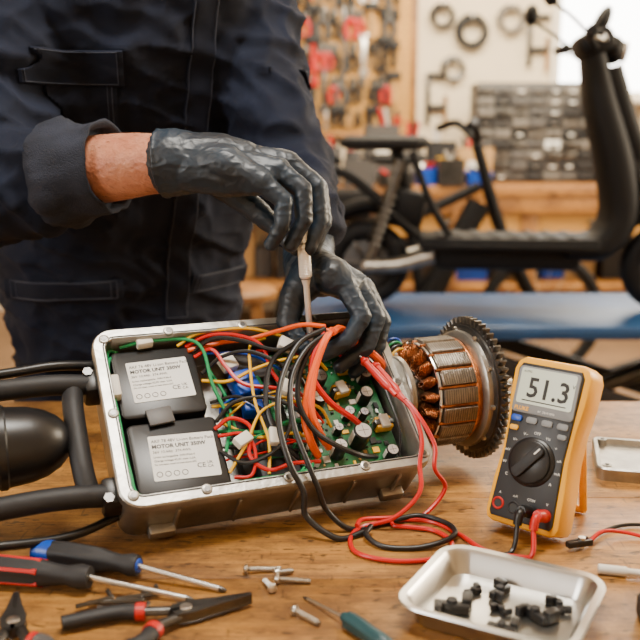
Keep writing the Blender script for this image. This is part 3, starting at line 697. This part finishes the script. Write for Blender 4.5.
MC={'i':(104,2,-24),'m':(106,0,-8),'r':(97,-10,9),'p':(82,-24,22)}
for k in MC: ochain(b,[(6,0,-4),(45,2 if k in 'im' else -6,MC[k][2]*.6),MC[k]],[26,20,12.5],M_glove,GR)
ochain(b,[(10,-8,4),(45,-18,10),(80,-24,20)],[22,18,12],M_glove,GR)
ochain(b,[(100,-4,-16),(95,-8,0),(86,-18,14)],[13,13,12],M_glove,GR)
ochain(b,[MC['p'],(103,-42,25),(101,-66,24),(90,-84,17)],[10.5,8.8,8,6.6],M_glove,GR)
ochain(b,[MC['r'],(121,-30,14),(122,-60,14),(109,-84,9)],[11.5,9.4,8.4,7],M_glove,GR)
ochain(b,[MC['m'],(135,-24,-4),(138,-58,-3),(127,-86,-2)],[11.5,9.6,8.6,7.2],M_glove,GR)
ochain(b,[MC['i'],(137,-22,-24),(142,-56,-20),(131,-86,-15)],[11.5,9.4,8.4,7.2],M_glove,GR)
ochain(b,[(30,-12,-22),(62,-36,-30),(92,-62,-26),(114,-86,-10)],[17,13,10,7.6],M_glove,GR)
remesh(b,.0015,8,gdisp,mech)
GL=Matrix.Translation(V((-.0157,1.150,1.036)))@frame((0,0,0),(1,0,0),(0,.1985,.98))@Matrix.Scale(1.305*mm,4)
b=B('glove_left')
ochain(b,[(0,28,-78),(0,10,-48),(2,0,-22),(14,-6,-8)],[28,27,26,23],M_glove,GL)
ML={'i':(36,-16,16),'m':(48,-16,2),'r':(56,-20,-12),'p':(57,-27,-26)}
for k in ML: ochain(b,[(2,0,-18),(24,-8,ML[k][2]*.6),ML[k]],[23,19,12],M_glove,GL)
ochain(b,[ML['i'],ML['m'],ML['r']],[11.5,12,11.5],M_glove,GL)
ochain(b,[ML['i'],(53,-48,25),(40,-71,30),(17,-85,30)],[11,9,8.2,6.8],M_glove,GL)
ochain(b,[ML['m'],(68,-50,9),(57,-79,14),(32,-97,18)],[11,9,8.2,6.8],M_glove,GL)
ochain(b,[ML['r'],(75,-54,-9),(68,-84,-4),(46,-104,3)],[11,8.8,8,6.6],M_glove,GL)
ochain(b,[ML['p'],(73,-56,-26),(68,-80,-20),(52,-98,-13)],[10,8,7.4,6.2],M_glove,GL)
ochain(b,[(2,-8,-4),(-14,-28,6),(-20,-54,14),(-4,-80,22)],[21,14,10.5,7.6],M_glove,GL)
remesh(b,.0015,8,gdisp,mech)
b=B('head_and_neck'); hc=V((-.235,1.37,1.655)); nb=V((-.262,1.43,1.44))
ochain(b,[nb,V((-.25,1.40,1.56))],[.062,.058],M_skin)
b.sph(hc,.095,M_skin,(.82,1.02,1.12)); 
ochain(b,[hc-up*.03,hc+fdir*.045-up*.085],[.070,.040],M_skin)
ochain(b,[hc+fdir*.088+up*.005,hc+fdir*.112-up*.030],[.010,.014],M_skin)
ochain(b,[hc+fdir*.088-up*.062-ldir*.018,hc+fdir*.094-up*.062,hc+fdir*.088-up*.062+ldir*.018],[.006,.008,.006],M_skin)
for sg in (-1,1): b.sph(hc+ldir*sg*.082-up*.01,.030,M_skin,(.35,.6,1),(0,0,yaw))
remesh(b,.005,3,None,mech)
b=B('hair'); b.sph(hc-fdir*.012+up*.022,.100,M_hair,(.86,1.0,1.06)); b.finish(mech)
b=B('eyes')
for sg in (-1,1): b.sph(hc+fdir*.082+ldir*sg*.031+up*.004,.013,M_wht); b.sph(hc+fdir*.0905+ldir*sg*.031+up*.003,.0065,M_ink)
b.finish(mech)
b=B('boots')
for f in (V((-.49,1.70,.10)),V((-.24,1.80,.10))): ochain(b,[f-up*.02,f-up*.05+fdir*.05,f-up*.06+fdir*.15,],[.062,.050,.040],M_black)
remesh(b,.008,3,None,mech)
# driver pinched between thumb and fingertips, in front of the left thumb
b=B('nut_driver'); s0=GR@V((120,-64,2)); s1=V((-.012,1.110,.945)); d=(s1-s0); Ld=d.length
b.lathe(s0,d,[(.0050,0),(.0068,.001),(.0068,.020),(.0058,.021),(.0074,.024),(.0080,.026),(.0080,.064),(.0064,.066),(.0054,.071),(.0040,.076),(.0040,Ld-.006),(.0020,Ld)],M_chrome,20)
for i in range(18): b.torus(s0+d.normalized()*(.027+i*.002),d,.0079,.0005,M_chrome,20,5)
for h in (.022,.067): b.torus(s0+d.normalized()*h,d,.0062,.0006,M_steeld,20,5)
b.finish()
# ================================================================ BACKGROUND : LIFT + SCOOTER
b=B('motorcycle_lift')
b.box((1.15,3.17,.585),(2.5,.66,.03),M_blufr,.006); b.box((1.15,2.85,.575),(2.5,.03,.035),M_blufr,.006); b.box((1.15,3.49,.55),(2.5,.03,.06),M_blufr,.006)
for y in (2.92,3.42):
    for sg in (-1,1): b.box((1.15,y,.28),(1.5,.05,.06),M_blackm,.005,(0,sg*rad(18),0))
    b.box((1.15,y,.03),(2.3,.06,.06),M_blackm,.005)
b.box((1.15,3.17,.03),(.08,.56,.06),M_blackm); b.cyl((.5,3.17,.1),(1.4,3.17,.45),.03,M_steeld)
b.finish()
SM=Matrix.Translation((.17,3.24,.60))@Matrix.Rotation(rad(-6),4,'Z')
b=B('electric_scooter',SM)
def wheel(x,z,R,hub):
    b.torus((x,0,z),(0,1,0),R-.038,.038,M_rub,48,14,1.25); b.lathe((x,-.02,z),(0,1,0),[(.02,0),(R-.075,.002),(R-.066,.005),(R-.066,.035),(R-.075,.038),(.02,.04)],M_gryb,32)
    for i in range(6):
        a=math.pi*i/3; b.box((x+math.cos(a)*.055,-.024,z+math.sin(a)*.055),(.07,.012,.018),hub,.003,(0,-a,0))
    b.cyl((x,-.07,z),(x,.07,z),.014,M_steel)
wheel(0,.158,.158,M_steeld); wheel(1.06,.158,.158,M_steeld)
b.box((.50,0,.245),(.62,.26,.045),M_scoot,.015); b.box((.50,0,.195),(.50,.20,.09),M_scoot,.02); b.box((.50,-.135,.235),(.60,.012,.02),M_scoot,.004)
for i in range(8): b.box((.26+i*.065,0,.27),(.03,.22,.006),M_rub,.002)
for y in (-.09,.09):
    b.tube([(0,y,.158),(.12,y,.165),(.24,y,.20)],.028,M_alu,10,6,flat=1)
    b.tube([(.22,y,.24),(.10,y,.34),(-.06,y*.8,.47),(-.16,y*.8,.50)],.014,M_scoot,10,6)
    b.tube([(.30,y,.26),(.22,y,.40),(.16,y*.8,.56)],.014,M_scoot,10,6)
    b.tube([(.02,y,.18),(.09,y,.42),(.12,y,.53)],.018,M_steeld,10,3); 
    for i in range(8): b.torus((.03+i*.008,y,.24+i*.024),(.3,0,1),.024,.004,M_steeld,18,6)
b.cyl((.18,0,.26),(.10,0,.58),.022,M_scoot)
b.box((.13,0,.36),(.16,.12,.14),M_scoot,.03,(0,.2,0))
b.loft([(rr(.26,.12,.05,.06,0),.565),(rr(.32,.17,.07,.06,0),.58),(rr(.32,.17,.07,.06,0),.60),(rr(.28,.13,.06,.06,0),.615)],M_rub)
b.tube([(-.10,-.05,.52),(-.20,-.05,.60),(-.22,0,.62),(-.20,.05,.60),(-.10,.05,.52)],.009,M_scoot,8,6)
b.box((-.19,0,.42),(.02,.10,.05),M_redp,.008,(0,.4,0)); b.tube([(-.17,0,.24),(-.12,0,.32),(-.02,0,.365),(.08,0,.355),(.17,0,.28)],.06,M_scoot,12,6,flat=.5)
def prof(pts,hw,mt,th):
    P=catmull(pts,6)
    loops=[]
    for i,p in enumerate(P):
        t=(P[min(i+1,len(P)-1)]-P[max(i-1,0)]).normalized(); nn=V((-t.z,0,t.x)); f=i/(len(P)-1); w_=hw(f); h_=th(f)
        loops.append([p+V((0,y*w_,0))+nn*(z*h_) for y,z in ell(1,1,24,2.8)])
    vs=[q for l in loops for q in l]; fs=[]
    for k in range(len(loops)-1):
        for i in range(24): j=(i+1)%24; fs.append((k*24+i,k*24+j,(k+1)*24+j,(k+1)*24+i))
    fs.append(tuple(range(24))[::-1]); fs.append(tuple(range((len(loops)-1)*24,len(loops)*24))); b.raw(vs,fs,mt)
prof([(.70,0,.225),(.82,0,.24),(.885,0,.34),(.86,0,.52),(.80,0,.72),(.765,0,.88)],lambda f:.13-.05*f,M_scoot,lambda f:.040+.025*math.sin(f*3.1))
prof([(1.06,0,.34),(.98,0,.46),(.90,0,.62),(.82,0,.84)],lambda f:.07,M_scoot,lambda f:.045)
for y in (-.075,.075): b.tube([(1.06,y,.158),(.985,y,.36),(.94,y*.8,.50)],.021,M_steeld,10,5)
b.tube([(.90,0,.30),(.97,0,.335),(1.06,0,.345),(1.15,0,.31),(1.20,0,.24)],.06,M_scoot,12,6,flat=.4)
b.box((.765,0,.92),(.12,.20,.08),M_scoot,.025,(0,-.3,0)); b.sph((.83,0,.90),.055,M_scoot,(.8,1.1,.9)); b.cyl((.865,0,.895),(.878,0,.893),.035,M_chrome)
b.tube([(.70,-.32,.93),(.72,-.2,.925),(.76,-.08,.90),(.76,.08,.90),(.72,.2,.925),(.70,.32,.93)],.012,M_scoot,10,6)
for sg in (-1,1):
    b.cyl((.70,sg*.33,.93),(.715,sg*.22,.926),.018,M_rub,bev=.003); b.tube([(.72,sg*.20,.93),(.76,sg*.24,.91),(.74,sg*.33,.915)],.005,M_steel,8,5)
    b.tube([(.72,sg*.19,.93),(.66,sg*.22,.98),(.60,sg*.24,1.02)],.006,M_scoot,8,5); b.sph((.585,sg*.25,1.05),.052,M_scoot,(.5,1.15,.75)); 
b.sph((.79,0,.99),.05,M_scoot,(.5,1.4,1.2),(0,.4,0))
b.tube([(.75,-.03,.90),(.84,-.06,.80),(.90,-.05,.62),(.93,-.07,.5)],.006,M_blk,8,5)
b.finish()
BM_=Matrix.Translation((.10,4.30,0))@Matrix.Rotation(rad(6),4,'Z')
b=B('electric_bicycle',BM_)
for x in (0,1.02):
    b.torus((x,0,.33),(0,1,0),.30,.030,M_rub,56,10); b.torus((x,0,.33),(0,1,0),.272,.010,M_steeld,56,8); b.cyl((x,-.05,.33),(x,.05,.33),.035,M_steeld)
    for i in range(18): a=2*math.pi*i/18; b.cyl((x,.02*(-1)**i,.33),(x+.27*math.cos(a),0,.33+.27*math.sin(a)),.0018,M_steel,seg=5)
for p in ([(0,.05,.33),(.42,.03,.30)],[(0,.05,.33),(.32,.02,.72)],[(.42,0,.30),(.30,0,1.08)],[(.42,0,.30),(.70,0,.88)],[(.33,0,.82),(.68,0,.98)],[(1.02,.05,.33),(.80,.03,.75),(.66,0,1.18)],[(0,-.05,.33),(.42,-.03,.30)],[(0,-.05,.33),(.32,-.02,.72)],[(1.02,-.05,.33),(.80,-.03,.75),(.66,0,1.18)]):
    b.tube(p,.026,M_scoot,10,4)
b.tube([(.40,-.01,.38),(.68,-.01,.90)],.06,M_scoot,12,1)
b.loft([(rr(.20,.10,.04,.28,0),1.085),(rr(.30,.14,.06,.27,0),1.11),(rr(.26,.11,.05,.27,0),1.135)],M_rub)
b.tube([(.54,-.30,1.26),(.60,-.15,1.28),(.66,0,1.20),(.60,.15,1.28),(.54,.30,1.26)],.020,M_scoot,10,6)
b.tube([(-.25,0,.80),(.05,0,.82),(.30,0,.84)],.05,M_scoot,8,3,flat=.2); b.cyl((.42,-.07,.30),(.42,.07,.30),.08,M_gryb,bev=.01)
b.box((-.02,0,.90),(.30,.26,.14),M_scoot,.03)
b.finish()
b=B('workbench')
b.box((1.25,5.75,.90),(4.2,.95,.07),M_bench,.006); b.box((1.25,5.75,.32),(4.1,.85,.04),M_bench,.004); b.box((1.25,5.30,.82),(4.1,.03,.10),M_bench,.004)
for x in (-.75,.35,1.25,2.2,3.25):
    for y in (5.36,6.14): b.box((x,y,.45),(.10,.10,.90),M_bench,.005)
b.box((.80,5.7,.60),(.03,.85,.50),M_bench); b.box((.80,5.34,.72),(.85,.03,.17),M_peg,.004); b.box((1.7,5.34,.72),(.85,.03,.17),M_peg,.004)
for x in (.8,1.7): b.cyl((x-.1,5.31,.72),(x+.1,5.31,.72),.012,M_steeld)
b.finish()
rn=random.Random(11)
def bins(name,x0,x1,z,y0,y1,hs_,mats,n):
    b=B(name); x=x0
    while x<x1:
        w_=rn.uniform(.08,.24); h=rn.uniform(*hs_); d_=rn.uniform(.15,.30); y=rn.uniform(y0,y1); mt=rn.choice(mats)
        b.loft([(rr(w_*.92,d_*.92,.01,x+w_/2,y),z),(rr(w_,d_,.012,x+w_/2,y),z+h),(rr(w_*.93,d_*.93,.01,x+w_/2,y),z+h),(rr(w_*.9,d_*.9,.01,x+w_/2,y),z+h*.6)],mt)
        if rn.random()<.4: b.box((x+w_/2,y-d_/2,z+h*.5),(w_*.4,.006,h*.25),rn.choice((M_label,M_wht,M_yel)))
        for k in range(3): b.cyl((x+w_*rn.uniform(.2,.8),y,z+h*.6),(x+w_*rn.uniform(.1,.9),y+rn.uniform(-.05,.05),z+h*1.3),.012,rn.choice((M_steel,M_redp,M_blackm,M_blackm)))
        x+=w_+rn.uniform(.0,.03)
    return b.finish()
bins('storage_bins',-.4,.95,.936,5.62,5.8,(.18,.36),[M_gryb,M_blackm,M_blackm,M_tan,M_dgry],0)
bins('storage_bins',-.1,1.0,.936,5.37,5.42,(.06,.16),[M_gryb,M_blu,M_blackm,M_redp,M_steeld,M_tan],0)
bins('storage_bins',1.98,3.1,.936,5.45,5.8,(.16,.40),[M_gryb,M_tan,M_blackm,M_blackm,M_dgry],0)
bins('crates',-.6,3.0,.341,5.6,5.75,(.15,.33),[M_gryb,M_blackm,M_tan,M_blu,M_steeld],0)
b=B('parts_cabinet')
b.box((1.42,5.90,1.246),(.86,.30,.62),M_gryb,.01)
for i in range(8):
    for j in range(9):
        x=1.42-.378+i*.108; z=.973+j*.066
        b.box((x,5.742-rn.choice((0,0,0,.03)),z),(.099,.02,.056),rn.choice((M_dgry,M_gryb,M_gryb,M_blackm,M_blackm,M_steeld,M_label if rn.random()<.15 else M_dgry)),.004); b.box((x,5.72,z-.005),(.035,.014,.012),rn.choice((M_label,M_blackm,M_dgry)),.002)
b.finish()
b=B('pegboard'); pcx=-.22; b.box((pcx,6.286,1.80),(1.75,.028,1.15),M_peg,.003)
for x in (pcx-.86,pcx+.86): b.box((x,6.27,1.80),(.04,.03,1.18),M_bench,.003)
b.box((pcx,6.27,2.38),(1.75,.03,.04),M_bench,.003); b.box((pcx,6.27,1.23),(1.75,.03,.04),M_bench,.003)
for i in range(32):
    for j in range(20): b.cyl((pcx-.79+i*.051,6.271,1.28+j*.053),(pcx-.79+i*.051,6.2722,1.28+j*.053),.007,M_ink,seg=6)
b.finish()
b=B('hanging_tools'); yt=6.245
def wrench(x,z,l,mt):
    b.box((x,yt,z),(l*.14,.010,l),mt,.002); b.torus((x,yt,z-l/2),(0,1,0),l*.09,l*.05,mt,16,6)
    for sg in (-1,1): b.box((x+sg*l*.08,yt,z+l*.53),(l*.08,.010,l*.18),mt,.002,(0,sg*.3,0))
def plr(x,z,l,mt):
    for sg in (-1,1):
        b.tube([(x,yt,z+l*.1),(x+sg*l*.15,yt,z-l*.15),(x+sg*l*.10,yt,z-l*.5)],l*.085,mt,8,4); b.tube([(x-sg*l*.02,yt,z+l*.05),(x+sg*l*.09,yt,z+l*.2),(x,yt,z+l*.42)],l*.07,M_steeld,8,4)
def sdr(x,z,l,mt): b.cyl((x,yt,z+l*.05),(x,yt,z+l*.45),.024,mt,bev=.004); b.cyl((x,yt,z-l*.5),(x,yt,z+l*.05),.009,M_steeld)
def ham(x,z,l,mt): b.cyl((x,yt,z-l*.5),(x,yt,z+l*.45),.018,mt); b.box((x,yt-.01,z+l*.45),(l*.5,.04,.05),M_blackm,.006)
for j,z in enumerate((2.20,1.98,1.76,1.54,1.35)):
    x=pcx-.76
    while x<pcx+.78:
        l=rn.uniform(.15,.24) if j<4 else .12; f=rn.choice((wrench,plr,sdr,plr,wrench,ham))
        if f is wrench: wrench(x,z,l,rn.choice((M_steeld,M_blackm,M_gryb,M_steel)))
        else: f(x,z,l,rn.choice((M_redp,M_blackm,M_blackm,M_gryb,M_blackm,M_blackm,M_tan)))
        x+=rn.uniform(.040,.08)
b.finish()
b=B('coiled_cables')
for x,z,r,mt in ((1.02,1.92,.10,M_blackm),(1.02,1.92,.085,M_blackm),(1.28,2.0,.08,M_dgry),(.90,1.68,.07,M_steeld),(.82,2.02,.07,M_blackm)):
    b.torus((x,6.25,z),(0,1,.03),r,.014,mt,36,8); b.torus((x+.01,6.24,z-.012),(0,1,.0),r*.94,.014,mt,36,8); b.cyl((x,6.20,z+r),(x,6.298,z+r),.008,M_steel)
b.finish()
b=B('shop_clamp')
for x,z in ((.74,1.48),(1.42,1.86)):
    b.box((x,6.27,z),(.03,.03,.34),M_steeld,.003); b.box((x+.06,6.265,z+.15),(.14,.03,.035),M_blackm,.004); b.box((x+.06,6.265,z-.06),(.14,.03,.035),M_blackm,.004); b.cyl((x+.12,6.265,z-.2),(x+.12,6.265,z+.02),.012,M_bench)
b.finish()
b=B('workshop_stool',Matrix.Translation((-.35,3.6,0)))
b.lathe((0,0,.56),(0,0,1),[(.16,0),(.175,.01),(.175,.035),(.16,.045)],M_bench,32)
for i in range(4):
    a=math.pi/4+i*math.pi/2; b.cyl((.12*math.cos(a),.12*math.sin(a),.56),(.2*math.cos(a),.2*math.sin(a),0),.018,M_bench)
b.torus((0,0,.22),(0,0,1),.165,.010,M_steeld); b.finish()
# ================================================================ LIGHTS / WORLD / CAMERA
def area(name,loc,tgt,sx,sy,pw,c):
    l=bpy.data.lights.new(name,'AREA'); l.shape='RECTANGLE'; l.size=sx; l.size_y=sy; l.energy=pw; l.color=c
    o=bpy.data.objects.new(name,l); col.objects.link(o); o.location=loc; o.rotation_euler=(V(tgt)-V(loc)).to_track_quat('-Z','Y').to_euler(); return o
area('ceiling_lamp',(.05,.80,2.7),(.05,1.1,.8),.6,.45,54,(1,.94,.84))
area('ceiling_lamp',(.9,4.6,3.0),(.8,5.6,0),2.6,1.6,360,(1,.86,.64))
area('added_side_light',(-2.2,-.5,2.0),(-.1,1.1,.9),.9,1.1,46,(1,.97,.92))  # added soft fill from front left; that wall has no window
area('added_side_light',(3.3,2.6,2.0),(.2,1.3,.8),1.2,1.2,200,(1,.84,.62))  # added warm rim light at right, standing in for the back window
wd=bpy.data.worlds.new('sky'); sc.world=wd; wd.use_nodes=True
bg=wd.node_tree.nodes['Background']; bg.inputs[0].default_value=(1,.95,.87,1); bg.inputs[1].default_value=14
cam=bpy.data.cameras.new('camera'); co=bpy.data.objects.new('camera',cam); col.objects.link(co); sc.camera=co
co.location=(0,0,1.2); co.rotation_euler=(rad(90-11.45),0,0); cam.lens=50; cam.sensor_width=36; cam.clip_start=.02
cam.dof.use_dof=True; cam.dof.focus_distance=1.07; cam.dof.aperture_fstop=4.2
